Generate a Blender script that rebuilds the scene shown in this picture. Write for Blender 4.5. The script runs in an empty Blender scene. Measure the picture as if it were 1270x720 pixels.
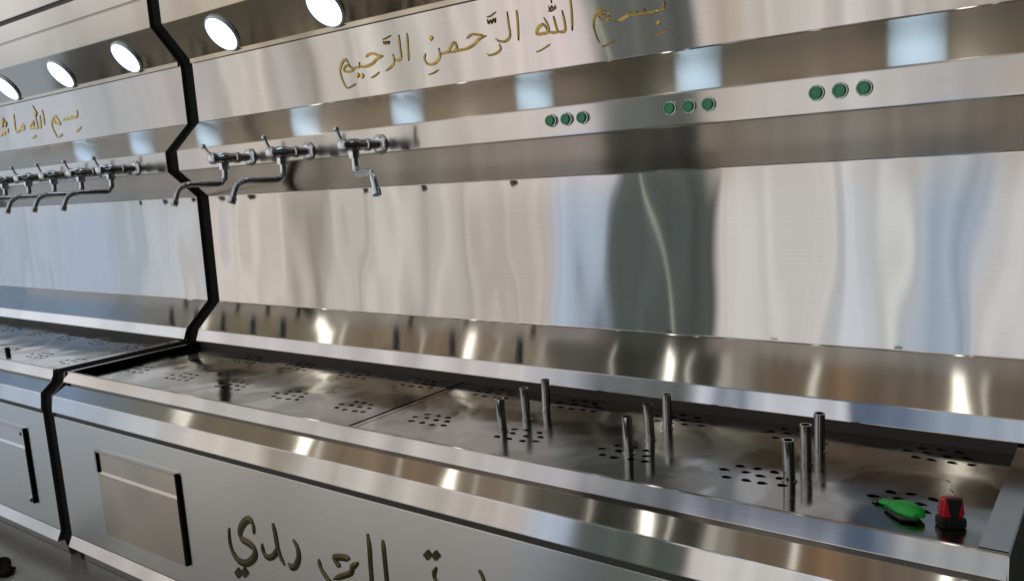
import bpy, bmesh, math, random
from mathutils import Vector, Matrix, Euler

SC = bpy.context.scene
COL = SC.collection
K = 1.4            # metres per drawing unit
Z0 = 0.325         # drawing height of the floor


def V(x, y, z):
    """drawing units -> metres, floor at zero"""
    return Vector((x * K, y * K, (z - Z0) * K))


def lin(c):
    """sRGB 0..255 -> linear"""
    out = []
    for v in c[:3]:
        v /= 255.0
        out.append(v / 12.92 if v <= 0.04045 else ((v + 0.055) / 1.055) ** 2.4)
    return tuple(out) + (1.0,)


# ------------------------------------------------------------------ camera
cam_d = bpy.data.cameras.new('camera')
cam = bpy.data.objects.new('camera', cam_d)
COL.objects.link(cam)
SC.camera = cam
cam_d.sensor_fit = 'HORIZONTAL'
cam_d.sensor_width = 36.0
cam_d.lens = 36.0 * 1036.35 / 1270.0
cam_d.clip_start = 0.02
cam_d.clip_end = 500.0
_rot = (Matrix.Rotation(0.651609, 4, 'Z') @ Matrix.Rotation(1.424155, 4, 'X')
        @ Matrix.Rotation(-0.067018, 4, 'Z'))
cam.matrix_world = Matrix.Translation(V(2.604483, -1.706735, 1.443585)) @ _rot

# ------------------------------------------------------------------ render look
SC.render.engine = 'CYCLES'
SC.cycles.use_denoising = True
SC.cycles.max_bounces = 10
SC.cycles.glossy_bounces = 8
SC.cycles.sample_clamp_indirect = 6.0
SC.view_settings.view_transform = 'Standard'
SC.view_settings.look = 'None'
SC.view_settings.exposure = 0.0
SC.view_settings.gamma = 1.0

# ------------------------------------------------------------------ world: the workshop the steel mirrors
BAND_LOW = [(-0.913, (155, 165, 177)), (-0.897, (149, 162, 179)), (-0.879, (164, 172, 180)), (-0.857, (174, 178, 181)), (-0.836, (179, 172, 168)), (-0.817, (207, 197, 184)), (-0.805, (184, 176, 165)), (-0.791, (192, 183, 171)), (-0.782, (177, 168, 155)), (-0.778, (144, 134, 120)), (-0.761, (141, 131, 118)), (-0.755, (181, 177, 169)), (-0.589, (174, 165, 156)), (-0.558, (177, 169, 165)), (-0.551, (165, 175, 188)), (-0.513, (158, 169, 184)), (-0.505, (79, 84, 82)), (-0.406, (69, 75, 72)), (-0.398, (51, 48, 47)), (-0.393, (202, 193, 190)), (-0.359, (192, 188, 184)), (-0.297, (190, 186, 180)), (-0.253, (184, 188, 194)), (-0.212, (190, 190, 187)), (-0.183, (148, 160, 175)), (-0.134, (146, 158, 173)), (-0.12, (200, 196, 193)), (-0.101, (194, 190, 187)), (0.05, (140, 138, 132)), (0.36, (150, 148, 142)), (0.46, (52, 52, 50)), (0.95, (24, 24, 24))]
BAND_HIGH = [(-0.912, (167, 170, 176)), (-0.882, (166, 168, 169)), (-0.844, (168, 161, 159)), (-0.822, (169, 163, 160)), (-0.807, (196, 189, 177)), (-0.798, (181, 172, 164)), (-0.792, (201, 194, 180)), (-0.783, (161, 152, 144)), (-0.772, (183, 178, 172)), (-0.759, (137, 131, 122)), (-0.747, (186, 178, 169)), (-0.714, (191, 185, 176)), (-0.669, (181, 175, 166)), (-0.613, (201, 190, 182)), (-0.538, (204, 191, 187)), (-0.511, (201, 189, 185)), (-0.504, (94, 95, 91)), (-0.413, (86, 87, 84)), (-0.403, (185, 175, 165)), (-0.379, (174, 160, 146)), (-0.347, (182, 175, 168)), (-0.268, (197, 190, 183)), (-0.222, (183, 178, 172)), (-0.163, (172, 165, 158)), (-0.1, (160, 149, 136)), (0.05, (140, 138, 132)), (0.36, (150, 148, 142)), (0.46, (52, 52, 50)), (0.95, (24, 24, 24))]
BAND_UPPER = [(-0.921, (208, 212, 220)), (-0.854, (203, 203, 207)), (-0.827, (194, 190, 189)), (-0.69, (188, 181, 181)), (-0.588, (193, 187, 187)), (-0.541, (153, 156, 166)), (-0.509, (96, 98, 99)), (-0.418, (90, 92, 90)), (-0.408, (191, 191, 198)), (-0.385, (174, 181, 191)), (-0.378, (44, 51, 65)), (-0.37, (173, 180, 187)), (-0.36, (67, 81, 101)), (-0.352, (163, 170, 177)), (-0.34, (191, 191, 198)), (-0.251, (196, 196, 203)), (-0.245, (54, 61, 71)), (-0.235, (82, 96, 116)), (-0.192, (92, 106, 126)), (-0.147, (137, 151, 168)), (-0.096, (155, 166, 179)), (0.05, (140, 138, 132)), (0.36, (150, 148, 142)), (0.46, (52, 52, 50)), (0.95, (24, 24, 24))]
BAND_SHELF = [(-0.918, (177, 180, 183)), (-0.899, (195, 184, 176)), (-0.881, (185, 170, 153)), (-0.853, (174, 170, 163)), (-0.747, (173, 168, 163)), (-0.637, (179, 172, 168)), (-0.528, (170, 168, 170)), (-0.463, (121, 123, 128)), (-0.396, (88, 91, 101)), (-0.282, (72, 81, 97)), (-0.215, (70, 85, 102)), (-0.203, (123, 128, 137)), (-0.188, (167, 165, 161)), (-0.177, (149, 146, 142)), (0.05, (140, 138, 132)), (0.36, (150, 148, 142)), (0.46, (52, 52, 50)), (0.95, (24, 24, 24))]
BAND_CEILING = [(-0.924, (128, 145, 165)), (-0.891, (130, 148, 170)), (-0.865, (125, 125, 120)), (-0.821, (130, 120, 100)), (-0.756, (126, 114, 94)), (-0.732, (146, 128, 106)), (-0.651, (132, 112, 90)), (-0.606, (140, 125, 106)), (-0.567, (148, 136, 118)), (-0.552, (98, 94, 84)), (-0.499, (88, 86, 76)), (-0.491, (58, 60, 52)), (-0.389, (62, 62, 54)), (-0.379, (140, 142, 132)), (-0.354, (150, 146, 134)), (-0.342, (118, 104, 86)), (-0.297, (120, 106, 88)), (-0.256, (146, 116, 88)), (-0.225, (118, 104, 88)), (-0.178, (124, 110, 94)), (-0.091, (116, 102, 86)), (0.05, (140, 138, 132)), (0.36, (150, 148, 142)), (0.46, (52, 52, 50)), (0.95, (24, 24, 24))]


REFL = (0.405, 0.385, 0.355)   # how much light the brushed steel gives back


def new_node(nt, kind, **kw):
    n = nt.nodes.new(kind)
    for k, v in kw.items():
        setattr(n, k, v)
    return n


def math_node(nt, op, a, b=None, clamp=False):
    n = nt.nodes.new('ShaderNodeMath')
    n.operation = op
    n.use_clamp = clamp
    for i, s in enumerate((a, b)):
        if s is None:
            continue
        if isinstance(s, (int, float)):
            n.inputs[i].default_value = s
        else:
            nt.links.new(s, n.inputs[i])
    return n.outputs[0]


def band_ramp(nt, bands, key, gain):
    r = nt.nodes.new('ShaderNodeValToRGB')
    cr = r.color_ramp
    cr.interpolation = 'LINEAR'
    while len(cr.elements) > 1:
        cr.elements.remove(cr.elements[-1])
    for i, (d, c) in enumerate(bands):
        pos = (d + 1.0) / 2.0
        e = cr.elements[0] if i == 0 else cr.elements.new(pos)
        e.position = pos
        l = lin(c)
        e.color = (l[0] * gain / REFL[0], l[1] * gain / REFL[1], l[2] * gain / REFL[2], 1.0)
    nt.links.new(key, r.inputs[0])
    return r.outputs[0]


def mix_col(nt, fac, a, b, mode='MIX'):
    n = nt.nodes.new('ShaderNodeMix')
    n.data_type = 'RGBA'
    n.blend_type = mode
    for idx, s in ((0, fac), (6, a), (7, b)):
        if isinstance(s, (int, float)):
            n.inputs[idx].default_value = s
        elif isinstance(s, tuple):
            n.inputs[idx].default_value = s
        else:
            nt.links.new(s, n.inputs[idx])
    return n.outputs[2]


def step(nt, val, lo, hi):
    n = nt.nodes.new('ShaderNodeMapRange')
    n.interpolation_type = 'SMOOTHSTEP'
    n.inputs['From Min'].default_value = lo
    n.inputs['From Max'].default_value = hi
    nt.links.new(val, n.inputs['Value'])
    return n.outputs['Result']


world = bpy.data.worlds.new('World')
SC.world = world
world.use_nodes = True
wt = world.node_tree
wt.nodes.clear()
w_out = wt.nodes.new('ShaderNodeOutputWorld')
w_bg = wt.nodes.new('ShaderNodeBackground')
wt.links.new(w_bg.outputs[0], w_out.inputs[0])
w_tc = wt.nodes.new('ShaderNodeTexCoord')
w_sep = wt.nodes.new('ShaderNodeSeparateXYZ')
wt.links.new(w_tc.outputs['Generated'], w_sep.inputs[0])
wx, wy, wz = w_sep.outputs
# height of the direction round the long axis of the cabinets (sine of the angle)
wq = math_node(wt, 'SQRT', math_node(wt, 'MAXIMUM', math_node(wt, 'SUBTRACT', 1.0, math_node(wt, 'MULTIPLY', wx, wx)), 0.0001))
wt_ = math_node(wt, 'DIVIDE', wz, wq)
# gentle wander of the vertical bands
w_n = new_node(wt, 'ShaderNodeTexNoise')
w_n.inputs['Scale'].default_value = 4.0
w_n.inputs['Detail'].default_value = 2.0
wt.links.new(w_tc.outputs['Generated'], w_n.inputs['Vector'])
wob = math_node(wt, 'MULTIPLY', math_node(wt, 'SUBTRACT', w_n.outputs['Fac'], 0.5), 0.012)
key = math_node(wt, 'DIVIDE', math_node(wt, 'ADD', math_node(wt, 'ADD', wx, wob), 1.0), 2.0)
low = band_ramp(wt, BAND_LOW, key, 1.0)
high = band_ramp(wt, BAND_HIGH, key, 1.0)
mid = band_ramp(wt, BAND_UPPER, key, 1.0)
rim = band_ramp(wt, BAND_SHELF, key, 1.0)
ceil = band_ramp(wt, BAND_CEILING, key, 0.62)
col = mix_col(wt, step(wt, wt_, -0.05, 0.06), low, high)
col = mix_col(wt, step(wt, wt_, 0.32, 0.40), col, mid)
col = mix_col(wt, step(wt, wt_, 0.50, 0.58), col, rim)
col = mix_col(wt, step(wt, wt_, 0.70, 0.80), col, ceil)
w_d = wt.nodes.new('ShaderNodeVectorMath')
w_d.operation = 'MULTIPLY'
wt.links.new(low, w_d.inputs[0])
w_d.inputs[1].default_value = (0.72, 0.72, 0.72)
col = mix_col(wt, step(wt, wt_, -0.28, -0.42), col, w_d.outputs[0])
col = mix_col(wt, step(wt, wy, 0.25, 0.6), col, lin((92, 94, 88)))
# one thin leaning tube lamp standing against the dark bay, and bright slits added overhead to streak the ledges
tube_x = math_node(wt, 'ADD', math_node(wt, 'MULTIPLY', wz, 0.20), 0.472)
tube_d = math_node(wt, 'ABSOLUTE', math_node(wt, 'ADD', wx, tube_x))
tube_f = math_node(wt, 'MULTIPLY', step(wt, tube_d, 0.0026, 0.0012), step(wt, wz, 0.6, 0.4))
col = mix_col(wt, tube_f, col, (0.75, 0.8, 0.7, 1.0))
roof = step(wt, wt_, 0.72, 0.85)
for cx, cw, cs in ((-0.839, 0.006, 1.8), (-0.758, 0.007, 5.0), (-0.745, 0.0025, 1.5), (-0.680, 0.002, 1.6), (-0.634, 0.0065, 5.0), (-0.612, 0.0025, 1.2),
                   (-0.566, 0.006, 0.7), (-0.496, 0.002, 1.6), (-0.438, 0.007, 5.0), (-0.418, 0.0025, 2.0), (-0.376, 0.012, 0.8), (-0.288, 0.006, 1.6),
                   (-0.147, 0.009, 5.0), (-0.127, 0.003, 1.6)):
    dd = math_node(wt, 'ABSOLUTE', math_node(wt, 'SUBTRACT', wx, cx))
    ff = math_node(wt, 'MULTIPLY', step(wt, dd, cw * 0.75, cw * 0.45), roof)
    col = mix_col(wt, ff, col, (cs, cs * 0.98, cs * 0.90, 1.0))
# fine upright streaks: noise that varies the brightness along the bands
w_s = new_node(wt, 'ShaderNodeTexNoise', noise_dimensions='1D')
w_s.inputs['Scale'].default_value = 92.0
w_s.inputs['Detail'].default_value = 3.0
wt.links.new(key, w_s.inputs['W'])
streak = math_node(wt, 'ADD', math_node(wt, 'MULTIPLY', w_s.outputs['Fac'], 0.8), 0.60)
w_m = wt.nodes.new('ShaderNodeVectorMath')
w_m.operation = 'SCALE'
wt.links.new(col, w_m.inputs[0])
wt.links.new(streak, w_m.inputs['Scale'])
wt.links.new(w_m.outputs[0], w_bg.inputs['Color'])
w_bg.inputs['Strength'].default_value = 1.0

# ------------------------------------------------------------------ materials
def principled(name):
    m = bpy.data.materials.new(name)
    m.use_nodes = True
    nt = m.node_tree
    return m, nt, nt.nodes['Principled BSDF']


def steel(name, base=(0.405, 0.385, 0.355), rough=0.17, aniso=1.0, wave=0.003, wscale=(2.2, 2.2, 1.6),
          smear=0.05, grain=0.02, stain=None, sscale=3.5, wet=0.0):
    """brushed stainless sheet: grain along X, slightly buckled, with hand smears"""
    m, nt, b = principled(name)
    b.inputs['Metallic'].default_value = 1.0
    tc = nt.nodes.new('ShaderNodeTexCoord')
    geo = nt.nodes.new('ShaderNodeNewGeometry')
    if aniso > 0:
        cr = nt.nodes.new('ShaderNodeVectorMath')
        cr.operation = 'CROSS_PRODUCT'
        nt.links.new(geo.outputs['True Normal'], cr.inputs[0])
        cr.inputs[1].default_value = (1, 0, 0)
        nt.links.new(cr.outputs[0], b.inputs['Tangent'])
        b.inputs['Anisotropic'].default_value = aniso
    # brushing grain
    mp = nt.nodes.new('ShaderNodeMapping')
    mp.inputs['Scale'].default_value = (3.0, 420.0, 420.0)
    nt.links.new(tc.outputs['Object'], mp.inputs[0])
    gn = nt.nodes.new('ShaderNodeTexNoise')
    gn.inputs['Scale'].default_value = 1.0
    gn.inputs['Detail'].default_value = 3.0
    nt.links.new(mp.outputs[0], gn.inputs['Vector'])
    # smears
    sn = nt.nodes.new('ShaderNodeTexNoise')
    sn.inputs['Scale'].default_value = sscale
    sn.inputs['Detail'].default_value = 6.0
    sn.inputs['Roughness'].default_value = 0.65
    nt.links.new(tc.outputs['Object'], sn.inputs['Vector'])
    r = math_node(nt, 'ADD', rough - 0.5 * grain - 0.5 * smear, math_node(nt, 'MULTIPLY', gn.outputs['Fac'], grain))
    r = math_node(nt, 'ADD', r, math_node(nt, 'MULTIPLY', sn.outputs['Fac'], smear), clamp=True)
    if wet > 0:                       # thin films of water lie in the dips of the sheet
        wn2 = nt.nodes.new('ShaderNodeTexNoise')
        wn2.inputs['Scale'].default_value = 4.5
        wn2.inputs['Detail'].default_value = 5.0
        wn2.inputs['Distortion'].default_value = 0.6
        nt.links.new(tc.outputs['Object'], wn2.inputs['Vector'])
        r = math_node(nt, 'SUBTRACT', r, math_node(nt, 'MULTIPLY', step(nt, wn2.outputs['Fac'], 0.44, 0.52), wet), clamp=True)
    nt.links.new(r, b.inputs['Roughness'])
    bc = mix_col(nt, gn.outputs['Fac'], tuple(0.95 * c for c in base) + (1,), tuple(min(1, 1.05 * c) for c in base) + (1,))
    if stain:
        s2 = nt.nodes.new('ShaderNodeTexNoise')
        s2.inputs['Scale'].default_value = 3.6
        s2.inputs['Detail'].default_value = 8.0
        s2.inputs['Distortion'].default_value = 1.2
        nt.links.new(tc.outputs['Object'], s2.inputs['Vector'])
        bc = mix_col(nt, math_node(nt, 'MULTIPLY', step(nt, s2.outputs['Fac'], 0.44, 0.62), 0.85), bc, tuple(stain) + (1,))
    nt.links.new(bc, b.inputs['Base Color'])
    if wave > 0:
        mw = nt.nodes.new('ShaderNodeMapping')
        mw.inputs['Scale'].default_value = wscale
        nt.links.new(tc.outputs['Object'], mw.inputs[0])
        wn = nt.nodes.new('ShaderNodeTexNoise')
        wn.inputs['Scale'].default_value = 1.0
        wn.inputs['Detail'].default_value = 1.0
        nt.links.new(mw.outputs[0], wn.inputs['Vector'])
        bp = nt.nodes.new('ShaderNodeBump')
        bp.inputs['Distance'].default_value = wave
        bp.inputs['Strength'].default_value = 1.0
        nt.links.new(wn.outputs['Fac'], bp.inputs['Height'])
        nt.links.new(bp.outputs[0], b.inputs['Normal'])
    return m


def plain(name, base, rough=0.5, metal=0.0, noise=0.0, nscale=8.0, bump=0.0):
    m, nt, b = principled(name)
    b.inputs['Metallic'].default_value = metal
    tc = nt.nodes.new('ShaderNodeTexCoord')
    n = nt.nodes.new('ShaderNodeTexNoise')
    n.inputs['Scale'].default_value = nscale
    n.inputs['Detail'].default_value = 6.0
    nt.links.new(tc.outputs['Object'], n.inputs['Vector'])
    lo = tuple(c * (1 - noise) for c in base) + (1,)
    hi = tuple(min(1, c * (1 + noise)) for c in base) + (1,)
    nt.links.new(mix_col(nt, n.outputs['Fac'], lo, hi), b.inputs['Base Color'])
    nt.links.new(math_node(nt, 'ADD', rough - 0.06, math_node(nt, 'MULTIPLY', n.outputs['Fac'], 0.12), clamp=True), b.inputs['Roughness'])
    if bump > 0:
        bp = nt.nodes.new('ShaderNodeBump')
        bp.inputs['Distance'].default_value = bump
        nt.links.new(n.outputs['Fac'], bp.inputs['Height'])
        nt.links.new(bp.outputs[0], b.inputs['Normal'])
    return m


M = {}
M['panel'] = steel('steel_panel', rough=0.05, aniso=0.75, wave=0.0042, wscale=(3.4, 3.0, 1.5), smear=0.02)
M['sign'] = steel('steel_sign_panel', rough=0.045, aniso=0.75, wave=0.0013, wscale=(3.5, 3.0, 2.0), smear=0.02)
M['fold'] = steel('steel_folded', rough=0.085, wave=0.0008, wscale=(4, 4, 4), smear=0.03)
M['rail_top'] = steel('steel_rail_top', base=(0.405, 0.375, 0.325), rough=0.18, wave=0.0006, wscale=(4, 4, 4), smear=0.03)
M['ledge'] = steel('steel_ledge', rough=0.085, wave=0.0010, wscale=(4, 4, 4), smear=0.03)
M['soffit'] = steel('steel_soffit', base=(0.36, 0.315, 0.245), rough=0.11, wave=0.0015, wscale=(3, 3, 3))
M['front'] = steel('steel_front', base=(0.455, 0.455, 0.425), rough=0.27, wave=0.0, grain=0.0, smear=0.03)
M['hatch'] = steel('steel_hatch', base=(0.42, 0.375, 0.31), rough=0.24, wave=0.006, wscale=(3, 3, 3), grain=0.01, smear=0.1)  # tan base colour stands in for a warm reflection on the hatch
M['side'] = steel('steel_side', base=(0.36, 0.35, 0.33), rough=0.32, aniso=0.0, wave=0.0)
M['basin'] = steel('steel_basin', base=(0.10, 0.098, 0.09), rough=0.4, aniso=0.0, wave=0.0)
M['tray'] = steel('steel_tray', base=(0.41, 0.405, 0.375), rough=0.20, aniso=0.3, wave=0.004, wscale=(4, 4, 4),
                  smear=0.10, stain=(0.255, 0.245, 0.205), sscale=2.6, wet=0.10)
M['rail_face'] = steel('steel_rail_face', rough=0.13, wave=0.0006, wscale=(4, 4, 4), smear=0.03)
M['pipe'] = steel('steel_pipe', base=(0.44, 0.43, 0.41), rough=0.12, aniso=0.0, wave=0.0)
M['chrome'] = plain('chrome', (0.50, 0.50, 0.49), rough=0.12, metal=1.0, noise=0.05)
M['brass'] = plain('brass_letters', (0.42, 0.29, 0.075), rough=0.24, metal=1.0, noise=0.45, nscale=10.0)
M['bronze'] = plain('dark_letters', (0.085, 0.07, 0.03), rough=0.3, metal=1.0, noise=0.5, nscale=10.0)
M['black'] = plain('matte_black', (0.010, 0.009, 0.008), rough=0.9, noise=0.3)
M['black'].node_tree.nodes['Principled BSDF'].inputs['Specular IOR Level'].default_value = 0.1
M['seam_shade'] = plain('dark_seam_shade', (0.035, 0.032, 0.028), rough=0.6, metal=0.4, noise=0.2)  # the canopy seam's black, also used where shade is painted dark
M['rim_ring'] = plain('lamp_ring', (0.5, 0.52, 0.54), rough=0.3, metal=0.6, noise=0.05)
M['green_cap'] = plain('green_button_cap', (0.004, 0.16, 0.055), rough=0.28, noise=0.25, nscale=30)
M['green'] = plain('green_plastic', (0.008, 0.34, 0.035), rough=0.35, noise=0.35, nscale=20, bump=0.003)
M['red'] = plain('red_plastic', (0.42, 0.012, 0.03), rough=0.3, noise=0.2)
M['blackp'] = plain('black_plastic', (0.012, 0.012, 0.012), rough=0.4, noise=0.2)
M['floor'] = plain('floor_tiles', (0.26, 0.26, 0.25), rough=0.16, noise=0.25, nscale=3.0)
M['wall'] = plain('wall_paint', (0.06, 0.07, 0.062), rough=0.6, noise=0.25, nscale=2.0)


def emit(name, color, strength):
    m = bpy.data.materials.new(name)
    m.use_nodes = True
    nt = m.node_tree
    nt.nodes.clear()
    o = nt.nodes.new('ShaderNodeOutputMaterial')
    e = nt.nodes.new('ShaderNodeEmission')
    e.inputs['Color'].default_value = color + (1,)
    e.inputs['Strength'].default_value = strength
    nt.links.new(e.outputs[0], o.inputs[0])
    return m


M['lamp'] = emit('lamp_diffuser', (0.56, 0.80, 1.10), 4.0)

# ------------------------------------------------------------------ object helpers
def obj(name, bm, mat, parent=None, loc=(0, 0, 0)):
    """link a bmesh as one object; vertices are given relative to the parent"""
    me = bpy.data.meshes.new(name)
    bmesh.ops.recalc_face_normals(bm, faces=bm.faces)
    bm.to_mesh(me)
    bm.free()
    for mm in (mat if isinstance(mat, (list, tuple)) else (mat,)):
        me.materials.append(mm)
    o = bpy.data.objects.new(name, me)
    COL.objects.link(o)
    o.location = loc
    if parent:
        o.parent = parent
    return o


def empty(name, loc):
    o = bpy.data.objects.new(name, None)
    o.empty_display_size = 0.1
    o.location = loc
    COL.objects.link(o)
    return o


def tag(o, label, cat, group=None):
    o['label'] = label
    o['category'] = cat
    if group:
        o['group'] = group
    return o


def copy_tree(o, parent=None):
    c = o.copy()
    COL.objects.link(c)
    if parent:
        c.parent = parent
    for ch in list(o.children):
        copy_tree(ch, c)
    return c


def prism(bm, poly, x0, x1, o=(0, 0, 0), swap=None):
    """closed polygon in the Y-Z plane (drawing units) pushed along X"""
    ox, oy, oz = o
    a = [bm.verts.new(V(x0, y, z) - Vector(o)) for y, z in poly]
    b = [bm.verts.new(V(x1, y, z) - Vector(o)) for y, z in poly]
    n = len(poly)
    for i in range(n):
        j = (i + 1) % n
        bm.faces.new((a[i], a[j], b[j], b[i]))
    bm.faces.new(a)
    bm.faces.new(b)


def boxm(bm, lo, hi, o=(0, 0, 0)):
    """box in drawing units"""
    p = [V(x, y, z) - Vector(o) for x in (lo[0], hi[0]) for y in (lo[1], hi[1]) for z in (lo[2], hi[2])]
    v = [bm.verts.new(q) for q in p]
    for f in ((0, 1, 3, 2), (4, 6, 7, 5), (0, 4, 5, 1), (2, 3, 7, 6), (0, 2, 6, 4), (1, 5, 7, 3)):
        bm.faces.new([v[i] for i in f])


def fillet(pts, r=0.0035, seg=4):
    """round every inner corner of an open polyline; returns points and the index of each corner's last arc point"""
    out = [pts[0]]
    marks = []
    for i in range(1, len(pts) - 1):
        p0, p, p1 = Vector(pts[i - 1]), Vector(pts[i]), Vector(pts[i + 1])
        d0, d1 = (p0 - p), (p1 - p)
        rr = min(r, d0.length * 0.4, d1.length * 0.4)
        a, b = p + d0.normalized() * rr, p + d1.normalized() * rr
        for k in range(seg + 1):
            t = k / seg
            q = a * (1 - t) ** 2 + p * 2 * t * (1 - t) + b * t * t
            out.append((q.x, q.y))
        marks.append(len(out) - 1)
    out.append(pts[-1])
    return out, marks


def sheet(pts, th=0.003):
    """thicken an open polyline to the inside (to +Y) and return a closed polygon"""
    n = len(pts)
    nor = []
    for i in range(n - 1):
        d = (Vector(pts[i + 1]) - Vector(pts[i])).normalized()
        nor.append(Vector((-d.y, d.x)))
    inner = []
    for i in range(n):
        if i == 0:
            m = nor[0]
        elif i == n - 1:
            m = nor[-1]
        else:
            m = (nor[i - 1] + nor[i]).normalized()
            m = m / max(0.5, m.dot(nor[i]))
        q = Vector(pts[i]) + m * th
        inner.append((q.x, q.y))
    return list(pts) + inner[::-1]


def lathe(bm, prof, seg=24, axis='Z', o=Vector((0, 0, 0)), close=True):
    """turn (radius, height) pairs in metres round an axis"""
    rings = []
    for r, h in prof:
        ring = []
        for k in range(seg):
            t = 2 * math.pi * k / seg
            c, s = r * math.cos(t), r * math.sin(t)
            p = {'Z': (c, s, h), 'Y': (c, -h, s), 'X': (h, c, s)}[axis]
            ring.append(bm.verts.new(Vector(p) + o))
        rings.append(ring)
    for a, b in zip(rings, rings[1:]):
        for k in range(seg):
            bm.faces.new((a[k], a[(k + 1) % seg], b[(k + 1) % seg], b[k]))
    if close:
        bm.faces.new(rings[0][::-1])
        bm.faces.new(rings[-1])


def tube(bm, pts, rad, seg=14):
    """round tube through points in metres; rad may be a list"""
    n = len(pts)
    pts = [Vector(p) for p in pts]
    rads = rad if isinstance(rad, (list, tuple)) else [rad] * n
    up = None
    rings = []
    for i in range(n):
        d = (pts[min(i + 1, n - 1)] - pts[max(i - 1, 0)]).normalized()
        if up is None:
            up = d.orthogonal().normalized()
        up = (up - d * up.dot(d)).normalized()
        s = d.cross(up)
        rings.append([bm.verts.new(pts[i] + (up * math.cos(2 * math.pi * k / seg) + s * math.sin(2 * math.pi * k / seg)) * rads[i])
                      for k in range(seg)])
    for a, b in zip(rings, rings[1:]):
        for k in range(seg):
            bm.faces.new((a[k], a[(k + 1) % seg], b[(k + 1) % seg], b[k]))
    bm.faces.new(rings[0][::-1])
    bm.faces.new(rings[-1])


def bend(pts, r=0.02, seg=6):
    """round the corners of a 3-D polyline"""
    pts = [Vector(p) for p in pts]
    out = [pts[0]]
    for i in range(1, len(pts) - 1):
        d0, d1 = pts[i - 1] - pts[i], pts[i + 1] - pts[i]
        rr = min(r, d0.length * 0.49, d1.length * 0.49)
        a, b = pts[i] + d0.normalized() * rr, pts[i] + d1.normalized() * rr
        for k in range(seg + 1):
            t = k / seg
            out.append(a * (1 - t) ** 2 + pts[i] * 2 * t * (1 - t) + b * t * t)
    out.append(pts[-1])
    return out


def smooth(o, angle=40):
    for p in o.data.polygons:
        p.use_smooth = True
    o.data.set_sharp_from_angle(angle=math.radians(angle))
    return o

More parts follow.
